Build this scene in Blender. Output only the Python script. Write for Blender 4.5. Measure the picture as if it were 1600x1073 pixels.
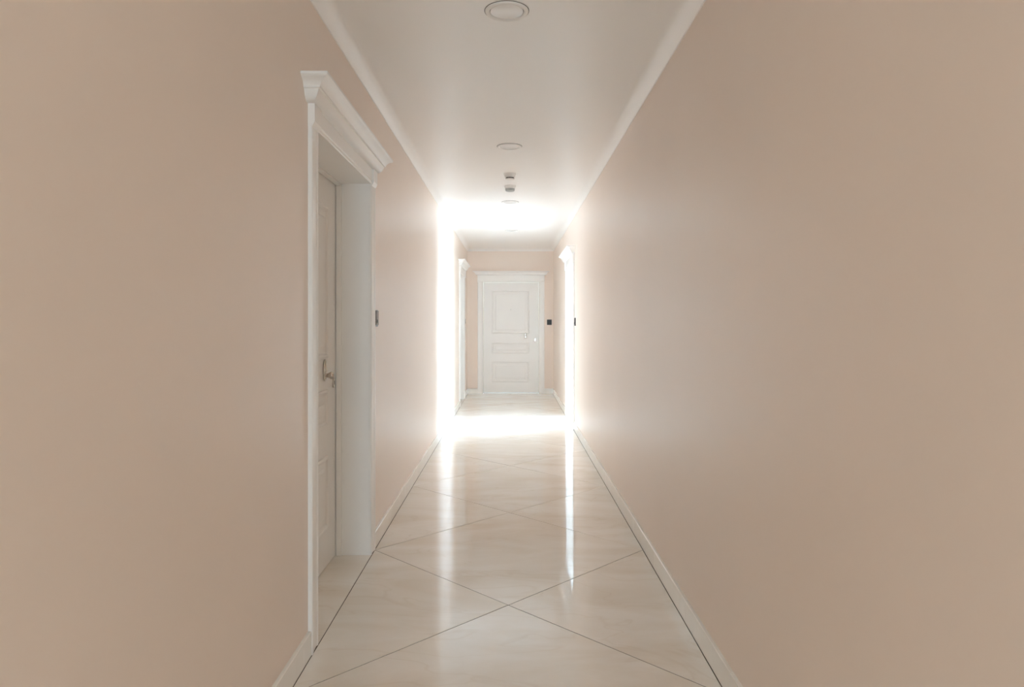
import bpy, bmesh, math, random
from mathutils import Vector, Matrix

random.seed(7)
for o in list(bpy.data.objects):
    bpy.data.objects.remove(o, do_unlink=True)
S = bpy.context.scene
C = S.collection
PI = math.pi

# ---------------------------------------------------------------- camera
F_PX = 1076.0                       # focal length in pixels of the 1600 px frame
cam_d = bpy.data.cameras.new('camera')
cam = bpy.data.objects.new('camera', cam_d)
C.objects.link(cam)
cam.location = (0, 0, 1.30)
cam.rotation_euler = (PI / 2, 0, 0)
cam_d.sensor_fit = 'HORIZONTAL'
cam_d.sensor_width = 36
cam_d.lens = F_PX / 1600 * 36
cam_d.shift_x = 1.5 / 1600
cam_d.shift_y = -34.5 / 1600
cam_d.clip_start = 0.02
S.camera = cam

# ---------------------------------------------------------------- world, daylight
w = bpy.data.worlds.new('sky')
S.world = w
w.use_nodes = True
wn = w.node_tree.nodes
bg = wn.get('Background') or wn.new('ShaderNodeBackground')
sky = wn.new('ShaderNodeTexSky')
sky.sky_type = 'NISHITA'
sky.sun_disc = False
sky.sun_elevation = math.radians(50)
sky.sun_rotation = math.radians(200)
w.node_tree.links.new(sky.outputs[0], bg.inputs[0])
bg.inputs[1].default_value = 0.3


def window_light(name, loc, rot, sx, sy, watts, col):
    l = bpy.data.lights.new(name, 'AREA')
    l.shape = 'RECTANGLE'
    l.size, l.size_y = sx, sy
    l.energy = watts
    l.color = col
    o = bpy.data.objects.new(name, l)
    C.objects.link(o)
    o.location = loc
    o.rotation_euler = rot
    return o


# daylight entering the side room window (looks towards -x) and fill light added at an unseen window behind the viewer (towards +y)
window_light('daylight_side_window', (3.40, 9.80, 1.35), (0, PI / 2, 0), 2.2, 1.3, 545, (0.55, 0.765, 0.985))
window_light('fill_behind_viewer', (-0.012, -4.93, 1.45), (PI / 2, 0, 0), 1.0, 1.7, 84, (0.52, 0.79, 0.98))

S.view_settings.view_transform = 'Standard'
S.view_settings.look = 'None'
S.view_settings.gamma = 1
S.view_settings.use_curve_mapping = False
S.view_settings.exposure = 0.1
S.cycles.max_bounces = 16
S.cycles.diffuse_bounces = 14
S.cycles.glossy_bounces = 6
S.cycles.use_denoising = True
S.cycles.use_adaptive_sampling = True
S.cycles.adaptive_threshold = 0.07
S.cycles.adaptive_min_samples = 24
S.cycles.use_light_tree = False
S.cycles.sample_clamp_indirect = 12
S.cycles.caustics_reflective = False
S.cycles.caustics_refractive = False


# ---------------------------------------------------------------- materials
def mat(name, col, rough=0.5, metal=0.0, spec=0.5):
    m = bpy.data.materials.new(name)
    m.use_nodes = True
    b = m.node_tree.nodes['Principled BSDF']
    b.inputs['Base Color'].default_value = (*col, 1)
    b.inputs['Roughness'].default_value = rough
    b.inputs['Metallic'].default_value = metal
    b.inputs['Specular IOR Level'].default_value = spec
    return m, m.node_tree.nodes, m.node_tree.links, b


def paint(name, col, rough, var=0.03, bump=0.02, scale=3.0, fine=180.0):
    m, n, l, b = mat(name, col, rough)
    tc = n.new('ShaderNodeTexCoord')
    no = n.new('ShaderNodeTexNoise')
    no.inputs['Scale'].default_value = scale
    no.inputs['Detail'].default_value = 1
    l.new(tc.outputs['Object'], no.inputs['Vector'])
    r = n.new('ShaderNodeValToRGB')
    r.color_ramp.elements[0].position = 0.3
    r.color_ramp.elements[1].position = 0.7
    r.color_ramp.elements[0].color = (*[c * (1 - var) for c in col], 1)
    r.color_ramp.elements[1].color = (*[min(1, c * (1 + var)) for c in col], 1)
    l.new(no.outputs['Fac'], r.inputs['Fac'])
    l.new(r.outputs['Color'], b.inputs['Base Color'])
    if bump > 0:
        n2 = n.new('ShaderNodeTexNoise')
        n2.inputs['Scale'].default_value = fine
        l.new(tc.outputs['Object'], n2.inputs['Vector'])
        bp = n.new('ShaderNodeBump')
        bp.inputs['Strength'].default_value = bump
        bp.inputs['Distance'].default_value = 0.002
        l.new(n2.outputs['Fac'], bp.inputs['Height'])
        l.new(bp.outputs['Normal'], b.inputs['Normal'])
    return m


def marble(name, c0, c1, vein, rough, vein_amount=0.12, spec=0.5, wave=0.05):
    m, n, l, b = mat(name, c0, rough, 0.0, spec)
    tc = n.new('ShaderNodeTexCoord')
    oi = n.new('ShaderNodeObjectInfo')
    mul = n.new('ShaderNodeMath'); mul.operation = 'MULTIPLY'
    mul.inputs[1].default_value = 37.0
    l.new(oi.outputs['Random'], mul.inputs[0])
    cmb = n.new('ShaderNodeCombineXYZ')
    for k in range(3):
        l.new(mul.outputs[0], cmb.inputs[k])
    add = n.new('ShaderNodeVectorMath'); add.operation = 'ADD'
    l.new(tc.outputs['Object'], add.inputs[0])
    l.new(cmb.outputs[0], add.inputs[1])
    mp = n.new('ShaderNodeMapping')
    mp.inputs['Rotation'].default_value = (0, 0, math.radians(24))
    mp.inputs['Scale'].default_value = (0.8, 2.2, 1)
    l.new(add.outputs[0], mp.inputs['Vector'])
    no = n.new('ShaderNodeTexNoise')
    no.inputs['Scale'].default_value = 1.6
    no.inputs['Detail'].default_value = 4
    no.inputs['Roughness'].default_value = 0.55
    no.inputs['Distortion'].default_value = 0.9
    l.new(mp.outputs[0], no.inputs['Vector'])
    r = n.new('ShaderNodeValToRGB')
    r.color_ramp.elements[0].position = 0.32
    r.color_ramp.elements[1].position = 0.66
    r.color_ramp.elements[0].color = (*c1, 1)
    r.color_ramp.elements[1].color = (*c0, 1)
    l.new(no.outputs['Fac'], r.inputs['Fac'])
    nv = n.new('ShaderNodeTexNoise')
    nv.inputs['Scale'].default_value = 1.1
    nv.inputs['Detail'].default_value = 3
    nv.inputs['Distortion'].default_value = 1.6
    l.new(mp.outputs[0], nv.inputs['Vector'])
    rv = n.new('ShaderNodeValToRGB')
    rv.color_ramp.elements[0].position = 0.485
    rv.color_ramp.elements[0].color = (0, 0, 0, 1)
    rv.color_ramp.elements[1].position = 0.5
    rv.color_ramp.elements[1].color = (1, 1, 1, 1)
    e = rv.color_ramp.elements.new(0.515); e.color = (0, 0, 0, 1)
    l.new(nv.outputs['Fac'], rv.inputs['Fac'])
    f = n.new('ShaderNodeMath'); f.operation = 'MULTIPLY'
    f.inputs[1].default_value = vein_amount
    l.new(rv.outputs['Color'], f.inputs[0])
    mx = n.new('ShaderNodeMix'); mx.data_type = 'RGBA'
    l.new(f.outputs[0], mx.inputs['Factor'])
    l.new(r.outputs['Color'], mx.inputs['A'])
    mx.inputs['B'].default_value = (*vein, 1)
    l.new(mx.outputs['Result'], b.inputs['Base Color'])
    # the polished face is very slightly wavy
    nb = n.new('ShaderNodeTexNoise')
    nb.inputs['Scale'].default_value = 4.5
    nb.inputs['Detail'].default_value = 0.5
    l.new(add.outputs[0], nb.inputs['Vector'])
    bp = n.new('ShaderNodeBump')
    bp.inputs['Strength'].default_value = wave
    bp.inputs['Distance'].default_value = 0.004
    l.new(nb.outputs['Fac'], bp.inputs['Height'])
    l.new(bp.outputs['Normal'], b.inputs['Normal'])
    return m


M = {}
M['wall'] = paint('peach_wall_paint', (0.87, 0.76, 0.68), 0.36, 0.012, 0.0, 1.4)
M['ceiling'] = paint('white_ceiling_paint', (0.94, 0.935, 0.93), 0.34, 0.006, 0.0, 1.2)
M['white'] = paint('white_door_lacquer', (0.90, 0.89, 0.875), 0.28, 0.008, 0.0, 4)
M['tile'] = marble('cream_marble', (0.89, 0.855, 0.805), (0.80, 0.735, 0.645), (0.60, 0.48, 0.34), 0.035, 0.16, 0.75, 0.20)
M['skirt'] = marble('pale_marble_skirting', (0.90, 0.895, 0.87), (0.87, 0.86, 0.825), (0.75, 0.72, 0.66), 0.14)
M['grout'] = paint('grey_grout', (0.11, 0.09, 0.075), 0.9, 0.1, 0.0, 20)
M['chrome'] = mat('brushed_nickel', (0.62, 0.58, 0.53), 0.22, 1.0)[0]
M['chrome_dark'] = mat('dark_nickel', (0.22, 0.20, 0.18), 0.3, 1.0)[0]
M['chrome_pale'] = mat('pale_nickel', (0.80, 0.77, 0.72), 0.35, 1.0)[0]
M['black'] = mat('black_plastic', (0.018, 0.016, 0.017), 0.3)[0]
M['smoked'] = mat('smoked_glossy_plastic', (0.05, 0.042, 0.04), 0.12)[0]
M['plastic'] = paint('white_plastic', (0.88, 0.875, 0.865), 0.4, 0.005, 0.0)
M['grey_plastic'] = paint('grey_plastic', (0.42, 0.44, 0.44), 0.45, 0.01, 0.0)
M['dark'] = mat('dark_gap', (0.05, 0.045, 0.04), 0.8)[0]
M['diffuser'] = paint('frosted_diffuser', (0.95, 0.955, 0.965), 0.25, 0.004, 0.0)
M['side_wall'] = paint('side_room_white_paint', (0.62, 0.61, 0.59), 0.6, 0.01, 0.0)


def glass_mat():
    m = bpy.data.materials.new('window_glass')
    m.use_nodes = True
    n, l = m.node_tree.nodes, m.node_tree.links
    n.clear()
    out = n.new('ShaderNodeOutputMaterial')
    mix = n.new('ShaderNodeMixShader')
    fr = n.new('ShaderNodeFresnel')
    tr = n.new('ShaderNodeBsdfTransparent')
    gl = n.new('ShaderNodeBsdfGlossy')
    gl.inputs['Roughness'].default_value = 0.02
    l.new(fr.outputs[0], mix.inputs[0])
    l.new(tr.outputs[0], mix.inputs[1])
    l.new(gl.outputs[0], mix.inputs[2])
    l.new(mix.outputs[0], out.inputs[0])
    return m


M['glass'] = glass_mat()


# ---------------------------------------------------------------- helpers
def link(name, me, parent=None):
    o = bpy.data.objects.new(name, me)
    C.objects.link(o)
    if parent is not None:
        o.parent = parent
    return o


def obj(name, bm, material, parent=None, smooth=None, loc=None, recalc=True):
    if recalc:
        bmesh.ops.recalc_face_normals(bm, faces=bm.faces)
    me = bpy.data.meshes.new(name)
    bm.to_mesh(me)
    bm.free()
    me.materials.append(M[material])
    if smooth is not None:
        for p in me.polygons:
            p.use_smooth = True
        me.set_sharp_from_angle(angle=math.radians(smooth))
    o = link(name, me, parent)
    if loc is not None:
        o.location = loc
    return o


def empty(name, loc, rz=0.0, parent=None):
    o = bpy.data.objects.new(name, None)
    C.objects.link(o)
    o.location = loc
    o.rotation_euler = (0, 0, rz)
    o.empty_display_size = 0.1
    if parent is not None:
        o.parent = parent
    return o


def tag(o, label, cat=None, group=None, kind=None):
    if label:
        o['label'] = label
    if cat:
        o['category'] = cat
    if group:
        o['group'] = group
    if kind:
        o['kind'] = kind
    return o


def box(bm, x0, x1, y0, y1, z0, z1, bevel=0.0, seg=1):
    r = bmesh.ops.create_cube(bm, size=1.0)
    vs = r['verts']
    for v in vs:
        v.co = Vector(((x0 + x1) / 2 + v.co.x * (x1 - x0),
                       (y0 + y1) / 2 + v.co.y * (y1 - y0),
                       (z0 + z1) / 2 + v.co.z * (z1 - z0)))
    if bevel:
        es = list({e for v in vs for e in v.link_edges})
        bmesh.ops.bevel(bm, geom=es, offset=bevel, segments=seg, profile=0.5, affect='EDGES')
    return bm


def newbox(*a, **k):
    return box(bmesh.new(), *a, **k)


def prism(bm, pts, axis, a0, a1):
    """extrude a closed 2-D outline along an axis; pts are the two other coordinates in xyz order"""
    def mk(p, a):
        if axis == 'x': return (a, p[0], p[1])
        if axis == 'y': return (p[0], a, p[1])
        return (p[0], p[1], a)
    A = [bm.verts.new(mk(p, a0)) for p in pts]
    B = [bm.verts.new(mk(p, a1)) for p in pts]
    n = len(pts)
    bm.faces.new(A)
    bm.faces.new(list(reversed(B)))
    for i in range(n):
        j = (i + 1) % n
        bm.faces.new((A[i], B[i], B[j], A[j]))
    return bm


def lathe(bm, prof, seg=32, center=(0, 0, 0), axis='z'):
    """revolve (radius, height) points; a zero radius closes the surface"""
    def mk(r, h, t):
        c, s = r * math.cos(t), r * math.sin(t)
        if axis == 'z': p = (c, s, h)
        elif axis == 'y': p = (c, h, s)
        else: p = (h, c, s)
        return Vector(p) + Vector(center)
    rings = []
    for r, h in prof:
        if r <= 1e-6:
            rings.append([bm.verts.new(mk(0, h, 0))])
        else:
            rings.append([bm.verts.new(mk(r, h, 2 * PI * k / seg)) for k in range(seg)])
    for a, b in zip(rings[:-1], rings[1:]):
        for k in range(seg):
            j = (k + 1) % seg
            if len(a) == 1 and len(b) == 1:
                continue
            if len(a) == 1:
                bm.faces.new((a[0], b[k], b[j]))
            elif len(b) == 1:
                bm.faces.new((a[k], b[0], a[j]))
            else:
                bm.faces.new((a[k], b[k], b[j], a[j]))
    return bm


def tube(bm, path, rad, seg=10, closed=False):
    pts = [Vector(p) for p in path]
    n = len(pts)
    rings = []
    for i, p in enumerate(pts):
        if closed:
            d = (pts[(i + 1) % n] - pts[i - 1]).normalized()
        else:
            d = (pts[min(i + 1, n - 1)] - pts[max(i - 1, 0)]).normalized()
        up = Vector((0, 1, 0)) if abs(d.y) < 0.9 else Vector((1, 0, 0))
        a = d.cross(up).normalized()
        b = d.cross(a).normalized()
        rings.append([bm.verts.new(p + rad * (math.cos(2 * PI * k / seg) * a + math.sin(2 * PI * k / seg) * b)) for k in range(seg)])
    rng = range(n) if closed else range(n - 1)
    for i in rng:
        A, B = rings[i], rings[(i + 1) % n]
        for k in range(seg):
            j = (k + 1) % seg
            bm.faces.new((A[k], B[k], B[j], A[j]))
    if not closed:
        bm.faces.new(rings[0])
        bm.faces.new(list(reversed(rings[-1])))
    return bm


# ---------------------------------------------------------------- dimensions
XL, XR = -0.790, 0.765            # wall faces
CL, CR = -0.776, 0.751            # skirting faces
YB, YF = -5.0, 12.38              # back end, far wall
H = 2.60                          # ceiling
TW = 0.25                         # wall thickness
SK = 0.095                        # skirting height

# door openings: centre along the wall, clear width, clear height, frieze top, cornice height, reveal depth
DOORS = {
    'near':  dict(c=3.305, w=1.05, h=2.065, f=2.148, ch=0.092, rev=0.185),
    'left':  dict(c=11.05, w=1.00, h=2.035, f=2.150, ch=0.090, rev=0.185),
    'right': dict(c=8.915, w=1.08, h=2.000, f=2.115, ch=0.092, rev=0.185),
    'end':   dict(c=0.000, w=1.00, h=2.010, f=2.130, ch=0.072, rev=0.085),
}
CASE = 0.10                       # casing width


def wall_x(name, x0, x1, y0, y1, z1, holes):
    """wall running along y with door or window holes (ya, yb, za, zb)"""
    bm = bmesh.new()
    y = y0
    for ya, yb, za, zb in sorted(holes):
        box(bm, x0, x1, y, ya, 0, z1)
        if za > 0:
            box(bm, x0, x1, ya, yb, 0, za)
        if zb < z1:
            box(bm, x0, x1, ya, yb, zb, z1)
        y = yb
    box(bm, x0, x1, y, y1, 0, z1)
    return bm


def hole_of(k):
    d = DOORS[k]
    return (d['c'] - d['w'] / 2 - 0.02, d['c'] + d['w'] / 2 + 0.02, 0, d['h'] + 0.02)


def struct(o, label=None):
    o['kind'] = 'structure'
    if label:
        o['label'] = label
    return o


# ---------------------------------------------------------------- room shell
struct(obj('wall_left', wall_x('l', XL - TW, XL, YB, YF, H, [hole_of('near'), hole_of('left')]), 'wall'),
       'peach painted left wall of the corridor')
struct(obj('wall_right', wall_x('r', XR, XR + TW, YB, YF, H, [hole_of('right')]), 'wall'),
       'peach painted right wall of the corridor')
# far wall with its door hole
bm = bmesh.new()
d = DOORS['end']
hx = d['w'] / 2 + 0.02
box(bm, XL - TW, d['c'] - hx, YF, YF + TW, 0, H)
box(bm, d['c'] + hx, XR + TW, YF, YF + TW, 0, H)
box(bm, d['c'] - hx, d['c'] + hx, YF, YF + TW, d['h'] + 0.02, H)
struct(obj('wall_end', bm, 'wall'), 'peach painted wall closing the far end of the corridor')
# wall behind the viewer with a hole for the added fill window
bm = bmesh.new()
wx = (-0.53, 0.51)
box(bm, XL - TW, wx[0], YB - TW, YB, 0, H)
box(bm, wx[1], XR + TW, YB - TW, YB, 0, H)
box(bm, wx[0], wx[1], YB - TW, YB, 0, 0.58)
box(bm, wx[0], wx[1], YB - TW, YB, 2.32, H)
struct(obj('wall_back', bm, 'wall'), 'peach painted wall behind the viewer')
struct(obj('ceiling', newbox(XL - TW, XR + TW, YB - TW, YF + TW, H, H + 0.12), 'ceiling'), 'smooth white corridor ceiling')

# side room behind the open door (daylight comes from here)
SX0, SX1, SY0, SY1 = XR + TW, 3.50, 7.30, 11.60
struct(obj('wall_side_room_near', newbox(SX0, SX1 + 0.2, SY0 - 0.2, SY0, 0, H), 'side_wall'))
struct(obj('wall_side_room_far', newbox(SX0, SX1 + 0.2, SY1, SY1 + 0.2, 0, H), 'side_wall'))
struct(obj('wall_side_room_window', wall_x('s', SX1, SX1 + 0.2, SY0, SY1, H, [(9.13, 10.47, 0.22, 2.48)]), 'side_wall'))
struct(obj('wall_side_room_lining', wall_x('s', SX0, SX0 + 0.012, SY0, SY1, H, [hole_of('right')]), 'side_wall'))
struct(obj('ceiling_side_room', newbox(SX0, SX1 + 0.2, SY0 - 0.2, SY1 + 0.2, H, H + 0.12), 'ceiling'))
struct(obj('floor_side_room', newbox(SX0, SX1 + 0.2, SY0 - 0.2, SY1 + 0.2, -0.12, 0.0), 'tile'))


def window(name, loc, rz, wd, z0, z1, label):
    e = struct(empty(name, loc, rz), label)
    fr = bmesh.new()
    t = 0.05
    box(fr, -wd / 2, -wd / 2 + t, -0.03, 0.03, z0, z1, 0.004)
    box(fr, wd / 2 - t, wd / 2, -0.03, 0.03, z0, z1, 0.004)
    box(fr, -wd / 2 + t, wd / 2 - t, -0.03, 0.03, z0, z0 + t, 0.004)
    box(fr, -wd / 2 + t, wd / 2 - t, -0.03, 0.03, z1 - t, z1, 0.004)
    obj('window_frame', fr, 'white', e)
    obj('mullion', newbox(-0.025, 0.025, -0.025, 0.025, z0 + t, z1 - t, bevel=0.004), 'white', e)
    for s in (-1, 1):
        a, b = sorted((s * 0.025, s * (wd / 2 - t)))
        obj('pane', newbox(a, b, -0.004, 0.004, z0 + t, z1 - t), 'glass', e)
    return e


window('window_1', (SX1 + 0.12, 9.80, 0), PI / 2, 1.34, 0.22, 2.48, 'tall white framed window of the side room')
window('fill_window', (-0.01, YB - 0.12, 0), 0, 1.04, 0.58, 2.32, 'white framed window added behind the viewer for fill light')  # unseen window, added to house the fill light for the near walls

# ---------------------------------------------------------------- floor: grout bed and diagonal marble tiles
floor = struct(obj('floor', newbox(XL - TW, XR + TW, YB - TW, YF + TW, -0.12, -0.0016), 'grout'),
               'polished cream marble floor laid diagonally')
G = 0.0020                                    # half joint
XC = (CL + CR) / 2
HD = (CR - CL) / 2                            # half diagonal of a tile


def lay(o):
    """no slab is laid perfectly level"""
    o.rotation_euler = (math.radians(random.uniform(-.045, .045)), math.radians(random.uniform(-.045, .045)), 0)


def poly_tile(name, pts, loc, t=0.012):
    """a slab with a small arris, its corners listed counter-clockwise round its own origin"""
    bm = bmesh.new()
    c = Vector((sum(p[0] for p in pts) / len(pts), sum(p[1] for p in pts) / len(pts)))
    def ring(shrink, z):
        out = []
        n = len(pts)
        for i in range(n):                    # offset polygon inwards
            p0, p1, p2 = (Vector(pts[i - 1]), Vector(pts[i]), Vector(pts[(i + 1) % n]))
            d1 = (p1 - p0).normalized(); d2 = (p2 - p1).normalized()
            n1 = Vector((-d1.y, d1.x)); n2 = Vector((-d2.y, d2.x))
            k = shrink / max(0.15, 1 + n1.dot(n2))
            q = p1 + (n1 + n2) * k
            out.append(bm.verts.new((q.x, q.y, z)))
        return out
    A, B, T = ring(G, -t), ring(G, -0.0008), ring(G + 0.0008, 0)
    for P, Q in ((A, B), (B, T)):
        for i in range(len(P)):
            j = (i + 1) % len(P)
            bm.faces.new((P[i], P[j], Q[j], Q[i]))
    bm.faces.new(T)
    bm.faces.new(list(reversed(A)))
    o = obj(name, bm, 'tile', floor)
    o.location = loc
    lay(o)
    return o


diamond = left_tri = right_tri = None


def again(src, loc):
    o = src.copy()
    C.objects.link(o)
    o.parent = floor
    o.location = loc
    lay(o)
    return o


Y0 = 3.158                                    # a crossing of joints on the centre line
k = -6
ys = []
while Y0 + 2 * HD * k < YF + HD:
    ys.append(Y0 + 2 * HD * k)
    k += 1


def clip_pts(pts, ylo, yhi):
    """clip a polygon to ylo..yhi"""
    def half(P, f):
        out = []
        for i in range(len(P)):
            a, b = P[i - 1], P[i]
            fa, fb = f(a), f(b)
            if (fa >= 0) != (fb >= 0):
                t = fa / (fa - fb)
                out.append((a[0] + (b[0] - a[0]) * t, a[1] + (b[1] - a[1]) * t))
            if fb >= 0:
                out.append(b)
        return out
    P = half(pts, lambda p: p[1] - ylo)
    return half(P, lambda p: yhi - p[1]) if P else P


for y in ys:
    # full diamond from crossing y to the next, and the two triangles centred on the crossing
    dm = [(XC, y), (CR, y + HD), (XC, y + 2 * HD), (CL, y + HD)]
    lt = [(CL, y - HD), (XC, y), (CL, y + HD)]
    rt = [(CR, y - HD), (CR, y + HD), (XC, y)]
    for kind, P in (('d', dm), ('l', lt), ('r', rt)):
        cen = ((XC, y + HD) if kind == 'd' else ((CL, y) if kind == 'l' else (CR, y)))
        inside = all(YB <= p[1] <= YF for p in P)
        if inside:
            src = {'d': diamond, 'l': left_tri, 'r': right_tri}[kind]
            if src is None:
                o = poly_tile('floor_tile', [(p[0] - cen[0], p[1] - cen[1]) for p in P], (cen[0], cen[1], 0))
                if kind == 'd': diamond = o
                elif kind == 'l': left_tri = o
                else: right_tri = o
            else:
                again(src, (cen[0], cen[1], 0))
        else:
            Q = clip_pts(P, YB, YF)
            clean = []
            for q in Q:
                if not clean or (Vector(q) - Vector(clean[-1])).length > 1e-4:
                    clean.append(q)
            if len(clean) > 2 and (Vector(clean[0]) - Vector(clean[-1])).length < 1e-4:
                clean.pop()
            if len(clean) >= 3:
                area = abs(sum(clean[i - 1][0] * clean[i][1] - clean[i][0] * clean[i - 1][1] for i in range(len(clean)))) / 2
                if area > 0.004:
                    poly_tile('floor_tile', [(p[0] - cen[0], p[1] - cen[1]) for p in clean], (cen[0], cen[1], 0))


# threshold slabs inside the door reveals
def rect_tile(x0, x1, y0, y1):
    cx, cy = (x0 + x1) / 2, (y0 + y1) / 2
    o = poly_tile('threshold_slab', [(x0 - cx, y0 - cy), (x1 - cx, y0 - cy), (x1 - cx, y1 - cy), (x0 - cx, y1 - cy)], (cx, cy, 0))
    return o


for k in ('near', 'left'):
    d = DOORS[k]
    rect_tile(XL - TW, CL, d['c'] - d['w'] / 2 - 0.02, d['c'] + d['w'] / 2 + 0.02)
d = DOORS['right']
rect_tile(CR, XR + TW, d['c'] - d['w'] / 2 - 0.02, d['c'] + d['w'] / 2 + 0.02)
d = DOORS['end']
rect_tile(-d['w'] / 2 - 0.02, d['w'] / 2 + 0.02, YF, YF + TW)


# ---------------------------------------------------------------- skirting, in short marble pieces
def skirting(name, face, out, spans, phase, label):
    root = struct(empty(name, (face, 0, 0)), label)
    L = 0.62
    cache = {}
    for a, b in spans:
        y = a
        first = a + ((phase - a) % L)
        cuts = [a] + [c for c in [first + i * L for i in range(60)] if a + 0.03 < c < b - 0.03] + [b]
        for p, q in zip(cuts[:-1], cuts[1:]):
            ln = round(q - p, 4)
            if ln not in cache:
                bm = bmesh.new()
                t = 0.0138 * out
                c = 0.003 * out
                prism(bm, [(0, 0.0014), (t, 0.0014), (t, SK - 0.003), (t - c, SK), (0, SK)], 'y', -ln / 2 + 0.001, ln / 2 - 0.001)
                o = obj('skirting_tile', bm, 'skirt', root)
                cache[ln] = o
            else:
                o = cache[ln].copy()
                C.objects.link(o)
                o.parent = root
            o.location = (0, (p + q) / 2, 0)
    return root


def outer(k):
    d = DOORS[k]
    return d['c'] - d['w'] / 2 - CASE, d['c'] + d['w'] / 2 + CASE


n0, n1 = outer('near'); l0, l1 = outer('left'); r0, r1 = outer('right')
skirting('baseboard_left', XL, 1, [(YB, n0), (n1, l0), (l1, YF)], 0.1, 'pale marble skirting along the left wall')
skirting('baseboard_right', XR, -1, [(YB, r0), (r1, YF)], 2.985, 'pale marble skirting along the right wall')
root = struct(empty('baseboard_end', (0, YF, 0)), 'pale marble skirting on the end wall either side of the door')
e0, e1 = outer('end')
for a, b in ((CL, e0), (e1, CR)):
    bm = bmesh.new()
    prism(bm, [(0, 0.0014), (-0.0138, 0.0014), (-0.0138, SK - 0.003), (-0.0108, SK), (0, SK)], 'x', a, b)
    obj('skirting_tile', bm, 'skirt', root)


# ---------------------------------------------------------------- small plaster cove between walls and ceiling
CV, CW = 0.040, 0.075
cove = [(0, 0), (0, -CV)] + [(0.006 + CW * t, -CV * (1 - t) ** 2.2) for t in [i / 8 for i in range(0, 9)]]
bm = bmesh.new()
prism(bm, [(XL + p[0], H + p[1]) for p in cove], 'y', YB, YF)
struct(obj('trim_1', bm, 'ceiling', smooth=40), 'slim white plaster cove along the top of the left wall')
bm = bmesh.new()
prism(bm, [(XR - p[0], H + p[1]) for p in cove], 'y', YB, YF)
struct(obj('trim_2', bm, 'ceiling', smooth=40), 'slim white plaster cove along the top of the right wall')
bm = bmesh.new()
prism(bm, [(YF - p[0], H + p[1]) for p in cove], 'x', XL + 0.001, XR - 0.001)
struct(obj('trim_3', bm, 'ceiling', smooth=40), 'slim white plaster cove along the top of the end wall')


# ---------------------------------------------------------------- doors
# door frame of reference: x along the wall, -y out of the wall into the corridor, z up
def casing_leg(parent, u_in, s, z1):
    """upright of the casing: outer flat, shallow hollow, rounded inner bead"""
    W = CASE
    o = 0.017
    prof = [(0, 0.0), (0, -0.008), (0.004, -0.013), (0.012, -0.015), (0.018, -0.011), (0.022, -0.0105),
            (0.060, -0.0125), (0.078, -0.0155), (0.086, -o), (W - 0.003, -o), (W, -o + 0.003), (W, 0)]
    bm = bmesh.new()
    prism(bm, [(u_in + s * p[0], p[1]) for p in prof], 'z', 0.0005, z1)
    return obj('casing_leg', bm, 'white', parent, smooth=35)


CORN = [(0.020, 0.0), (0.030, 0.004), (0.040, 0.015), (0.047, 0.030), (0.050, 0.042), (0.056, 0.043), (0.056, 0.049),
        (0.058, 0.052), (0.063, 0.062), (0.072, 0.071), (0.082, 0.076), (0.086, 0.078), (0.090, 0.083), (0.090, 0.092), (0.0, 0.092)]


def cornice(parent, half, z0, ch, ps=1.0):
    bm = bmesh.new()
    k = ch / 0.092
    rings = []
    pr = [(0.0, 0.0)] + CORN
    for p, z in pr:
        q = p * ps
        x = half + max(0.0, q - 0.004)
        zz = z0 + z * k
        if p == 0.0 and z > 0:
            x = half + 0.086 * ps
        rings.append([bm.verts.new(v) for v in ((-x, 0, zz), (-x, -max(q, 0.0005), zz), (x, -max(q, 0.0005), zz), (x, 0, zz))])
    for a, b in zip(rings[:-1], rings[1:]):
        for i in range(4):
            j = (i + 1) % 4
            bm.faces.new((a[i], a[j], b[j], b[i]))
    bm.faces.new(rings[0])
    bm.faces.new(list(reversed(rings[-1])))
    return obj('cornice', bm, 'white', parent, smooth=28)


def panel(parent, u0, u1, z0, z1, yf):
    """raised panel: bolection moulding round a sunk margin and a fielded centre"""
    bm = bmesh.new()
    prof = [(0.0, 0.0), (0.003, -0.007), (0.011, -0.011), (0.019, -0.009), (0.025, -0.003), (0.030, -0.0005)]
    rings = []
    for ins, dy in prof:
        rings.append([bm.verts.new(v) for v in ((u0 + ins, yf + dy, z0 + ins), (u1 - ins, yf + dy, z0 + ins),
                                                (u1 - ins, yf + dy, z1 - ins), (u0 + ins, yf + dy, z1 - ins))])
    for a, b in zip(rings[:-1], rings[1:]):
        for i in range(4):
            j = (i + 1) % 4
            bm.faces.new((a[i], a[j], b[j], b[i]))
    obj('panel_moulding', bm, 'white', parent, recalc=False)
    bm = bmesh.new()
    rings = []
    m = min(0.062, (z1 - z0) * 0.3)
    for ins, dy in ((m, 0.0), (m + 0.012, -0.005), (m + 0.014, -0.006)):
        rings.append([bm.verts.new(v) for v in ((u0 + ins, yf + dy, z0 + ins), (u1 - ins, yf + dy, z0 + ins),
                                                (u1 - ins, yf + dy, z1 - ins), (u0 + ins, yf + dy, z1 - ins))])
    for a, b in zip(rings[:-1], rings[1:]):
        for i in range(4):
            j = (i + 1) % 4
            bm.faces.new((a[i], a[j], b[j], b[i]))
    bm.faces.new(rings[-1])
    obj('field_panel', bm, 'white', parent, recalc=False)


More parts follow.
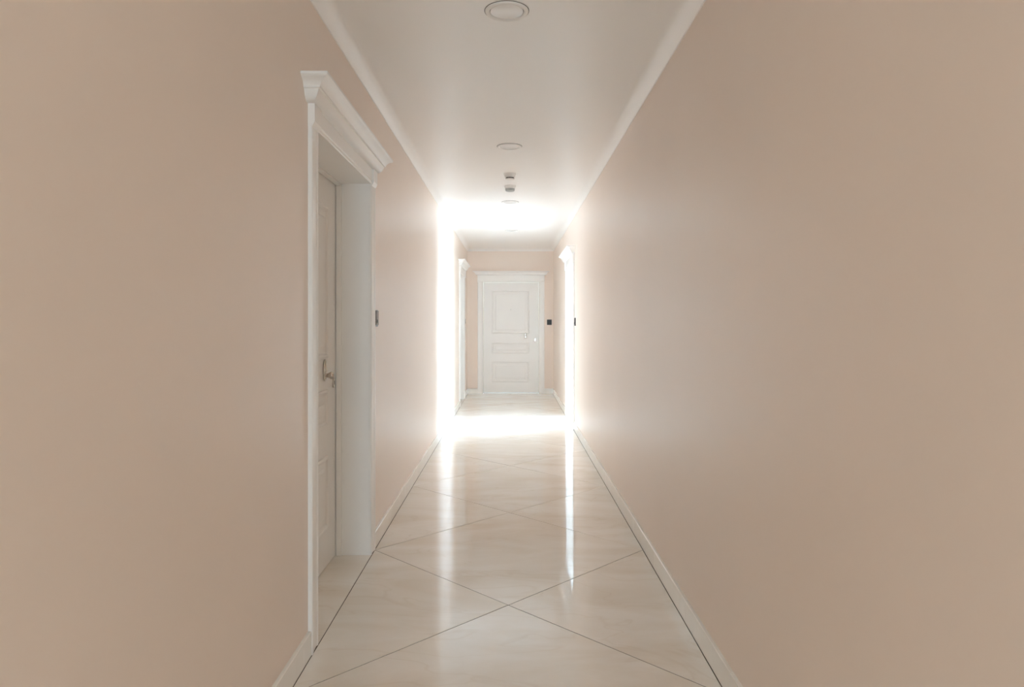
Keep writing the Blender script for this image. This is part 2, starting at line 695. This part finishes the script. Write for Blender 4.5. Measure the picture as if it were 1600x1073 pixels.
def door(name, loc, rz, d, label, swing=0.0):
    e = struct(empty(name, loc, rz), label)
    hw = d['w'] / 2
    rev = d['rev']
    # reveal lining
    bm = bmesh.new()
    depth = TW if rev > 0.1 else 0.12
    for s in (-1, 1):
        a, b = sorted((s * hw, s * (hw + 0.0195)))
        obj('jamb', newbox(a, b, -0.001, depth, 0.0005, d['h']), 'white', e)
        # rebate strip beside the leaf
        if rev > 0.1:
            a, b = sorted((s * hw, s * (hw - 0.012)))
            obj('door_stop', newbox(a, b, rev - 0.034, rev - 0.004, 0.0005, d['h'] - 0.012, bevel=0.002), 'white', e)
    obj('head_jamb', newbox(-hw - 0.0195, hw + 0.0195, -0.001, depth, d['h'], d['h'] + 0.0195), 'white', e)
    if rev > 0.1:
        obj('door_stop', newbox(-hw, hw, rev - 0.034, rev - 0.004, d['h'] - 0.012, d['h'], bevel=0.002), 'white', e)
    # casing legs with a proud block at their head, frieze between them, cornice on top
    for s in (-1, 1):
        casing_leg(e, s * hw, s, d['h'] - 0.006)
        bm = bmesh.new()
        z0, z1 = d['h'] - 0.006, d['f']
        u0, u1 = sorted((s * (hw + 0.004), s * (hw + CASE + 0.003)))
        prism(bm, [(0, z0), (-0.017, z0), (-0.027, z0 + 0.020), (-0.027, z1), (0, z1)], 'x', u0, u1)
        obj('corner_block', bm, 'white', e)
    bm = bmesh.new()
    z0 = d['h']
    prism(bm, [(0, z0), (-0.012, z0), (-0.015, z0 + 0.004), (-0.015, z0 + 0.010), (-0.011, z0 + 0.014), (-0.011, z0 + 0.018),
               (-0.016, z0 + 0.022), (-0.016, d['f']), (0, d['f'])], 'x', -hw - 0.004, hw + 0.004)
    obj('frieze', bm, 'white', e, smooth=30)
    cornice(e, hw + CASE, d['f'], d['ch'], 1.12 if rev > 0.1 else 1.0)
    # leaf: its own frame hinged at -x
    lw = d['w'] - 0.008
    leaf = bpy.data.objects.new('door_leaf', None)
    T = 0.045
    lm = newbox(0, lw, 0, T, 0.006, d['h'] - 0.005, bevel=0.0015)
    bpy.data.objects.remove(leaf)
    leaf = obj('door_leaf', lm, 'white', e)
    leaf.location = (-hw + 0.004, rev, 0)
    leaf.rotation_euler = (0, 0, swing)
    lh = d['h']
    a, b = 0.150 * lw, 0.832 * lw
    panel(leaf, a, b, lh * (1 - 0.464), lh * (1 - 0.075), 0)
    panel(leaf, a, b, lh * (1 - 0.640), lh * (1 - 0.544), 0)
    panel(leaf, a, b, lh * (1 - 0.900), lh * (1 - 0.712), 0)
    # peephole
    bm = bmesh.new()
    lathe(bm, [(0.0, -0.016), (0.007, -0.016), (0.014, -0.012), (0.016, -0.004), (0.016, 0.002)], 20, (lw * 0.5, 0, lh * 0.755), 'y')
    obj('peephole', bm, 'plastic', leaf, smooth=40)
    # oval escutcheon ring with a projecting knob at its foot
    px, pz = lw - 0.235, 1.045
    bm = bmesh.new()
    pts = [(px + 0.018 * math.cos(t), -0.004, pz + 0.052 * math.sin(t)) for t in [2 * PI * i / 32 for i in range(32)]]
    tube(bm, pts, 0.0048, 8, True)
    obj('escutcheon_ring', bm, 'chrome', leaf, smooth=40)
    bm = bmesh.new()
    pts = [(px + 0.017 * math.cos(t), pz + 0.051 * math.sin(t)) for t in [2 * PI * i / 32 for i in range(32)]]
    prism(bm, pts, 'y', 0.001, -0.003)
    obj('escutcheon_plate', bm, 'chrome_pale', leaf)
    bm = bmesh.new()
    lathe(bm, [(0.0, -0.052), (0.013, -0.052), (0.019, -0.046), (0.020, -0.036), (0.014, -0.026), (0.010, -0.016), (0.017, -0.008), (0.019, -0.002)], 20, (px, 0, pz - 0.026), 'y')
    obj('door_knob', bm, 'chrome', leaf, smooth=40)
    # lock shield near the free edge
    qx, qz = lw - 0.060, 0.968
    bm = bmesh.new()
    pts = [(qx + 0.016 * math.cos(t), qz + 0.030 * math.sin(t)) for t in [2 * PI * i / 24 for i in range(24)]]
    prism(bm, pts, 'y', 0.001, -0.009)
    obj('lock_plate', bm, 'chrome', leaf, smooth=40)
    bm = bmesh.new()
    box(bm, qx - 0.003, qx + 0.003, -0.0105, -0.008, qz - 0.012, qz + 0.008)
    obj('keyhole', bm, 'chrome_dark', leaf)
    return e


door('door_1', (XL, DOORS['near']['c'], 0), PI / 2, DOORS['near'], 'white panelled door set deep in the left wall nearest the viewer')
door('door_2', (XL, DOORS['left']['c'], 0), PI / 2, DOORS['left'], 'white door in the left wall near the far end')
door('door_3', (XR, DOORS['right']['c'], 0), -PI / 2, DOORS['right'], 'white doorway in the right wall flooded with daylight', swing=math.radians(112))
door('door_4', (0, YF, 0), 0, DOORS['end'], 'white panelled door in the wall at the end of the corridor')


# ---------------------------------------------------------------- square dark panels beside the doors
def wall_panel(loc, rz, label):
    e = empty('door_call_panel', loc, rz)
    tag(e, label, 'call panel', 'dark call panels beside the doors')
    obj('backplate', newbox(-0.042, 0.042, -0.009, 0, -0.048, 0.048, bevel=0.002), 'black', e)
    bm = newbox(-0.037, 0.037, -0.0135, -0.0088, -0.040, 0.044, bevel=0.002)
    obj('face', bm, 'smoked', e)
    bm = bmesh.new()
    lathe(bm, [(0.0, -0.0150), (0.010, -0.0150), (0.0125, -0.0130)], 20, (0, 0, -0.016), 'y')
    obj('button', bm, 'black', e, smooth=40)
    return e


wall_panel((XL, 4.005, 1.318), PI / 2, 'dark call panel on the left wall just past the nearest door')
wall_panel((XL, 11.76, 1.30), PI / 2, 'dark call panel on the left wall past the second left door, near the corner')
wall_panel((XR, 8.185, 1.295), -PI / 2, 'dark call panel on the right wall beside the sunlit doorway')
wall_panel((0.688, YF, 1.285), 0, 'dark square call panel on the end wall, right of the end door')


# ---------------------------------------------------------------- ceiling fittings
def downlight(loc, label, first=[None]):
    if first[0] is None:
        e = empty('downlight', loc)
        bm = bmesh.new()
        lathe(bm, [(0.0915, 0.0), (0.0915, -0.003), (0.088, -0.007), (0.080, -0.0085), (0.0725, -0.006), (0.0705, -0.001)], 64)
        obj('trim_ring', bm, 'plastic', e, smooth=50)
        bm = bmesh.new()
        lathe(bm, [(0.0715, -0.0008), (0.0668, -0.0008)], 64)
        obj('shadow_gap', bm, 'dark', e)
        bm = bmesh.new()
        lathe(bm, [(0.0688, -0.0002), (0.0688, -0.0045), (0.064, -0.0062), (0.0, -0.0068)], 64)
        obj('diffuser', bm, 'diffuser', e, smooth=50)
        bm = bmesh.new()
        lathe(bm, [(0.0935, -0.0002), (0.0935, -0.0014), (0.0905, -0.0014)], 64)
        obj('edge_gap', bm, 'dark', e)
        first[0] = e
    else:
        e = first[0].copy()
        C.objects.link(e)
        for ch in list(first[0].children):
            c = ch.copy()
            C.objects.link(c)
            c.parent = e
        e.location = loc
    tag(e, label, 'ceiling light', 'round recessed downlights along the ceiling')
    return e


downlight((-0.018, 2.884, H), 'unlit round white downlight nearest the viewer, at the top of the picture')
downlight((-0.012, 5.115, H), 'unlit round white downlight just before the two detectors, second from the viewer')
downlight((-0.010, 7.50, H), 'unlit round white downlight just beyond the two detectors, third from the viewer')
downlight((0.000, 9.85, H), 'unlit round white downlight nearest the end wall')

e = tag(empty('smoke_detector', (-0.010, 6.06, H)), 'white smoke detector with dark slots, the nearer of two ceiling detectors', 'detector', 'detectors on the ceiling')
bm = bmesh.new()
lathe(bm, [(0.0, 0.0), (0.054, 0.0), (0.054, -0.014), (0.051, -0.017), (0.0, -0.017)], 40)
obj('base', bm, 'plastic', e, smooth=40)
bm = bmesh.new()
lathe(bm, [(0.049, -0.017), (0.044, -0.036), (0.030, -0.036), (0.030, -0.046), (0.041, -0.046), (0.036, -0.054), (0.0, -0.057)], 40)
obj('sensor_head', bm, 'plastic', e, smooth=40)
for i in range(10):
    t = 2 * PI * (i + 0.5) / 10
    bm = newbox(-0.010, 0.010, -0.002, 0.002, -0.0445, -0.0375)
    o = obj('slot', bm, 'black', e)
    o.location = (0.0345 * math.cos(t), 0.0345 * math.sin(t), 0)
    o.rotation_euler = (0, 0, t + PI / 2)

e = tag(empty('heat_detector', (-0.010, 6.62, H)), 'white ceiling detector with a grey lower body, the farther of the two detectors', 'detector', 'detectors on the ceiling')
bm = bmesh.new()
lathe(bm, [(0.0, 0.0), (0.058, 0.0), (0.058, -0.007), (0.054, -0.010), (0.0, -0.010)], 40)
obj('base', bm, 'plastic', e, smooth=40)
bm = bmesh.new()
lathe(bm, [(0.048, -0.010), (0.048, -0.022), (0.046, -0.026), (0.0, -0.026)], 40)
obj('collar', bm, 'plastic', e, smooth=40)
bm = bmesh.new()
lathe(bm, [(0.046, -0.026), (0.043, -0.046), (0.038, -0.050), (0.0, -0.052)], 40)
obj('lower_body', bm, 'grey_plastic', e, smooth=40)
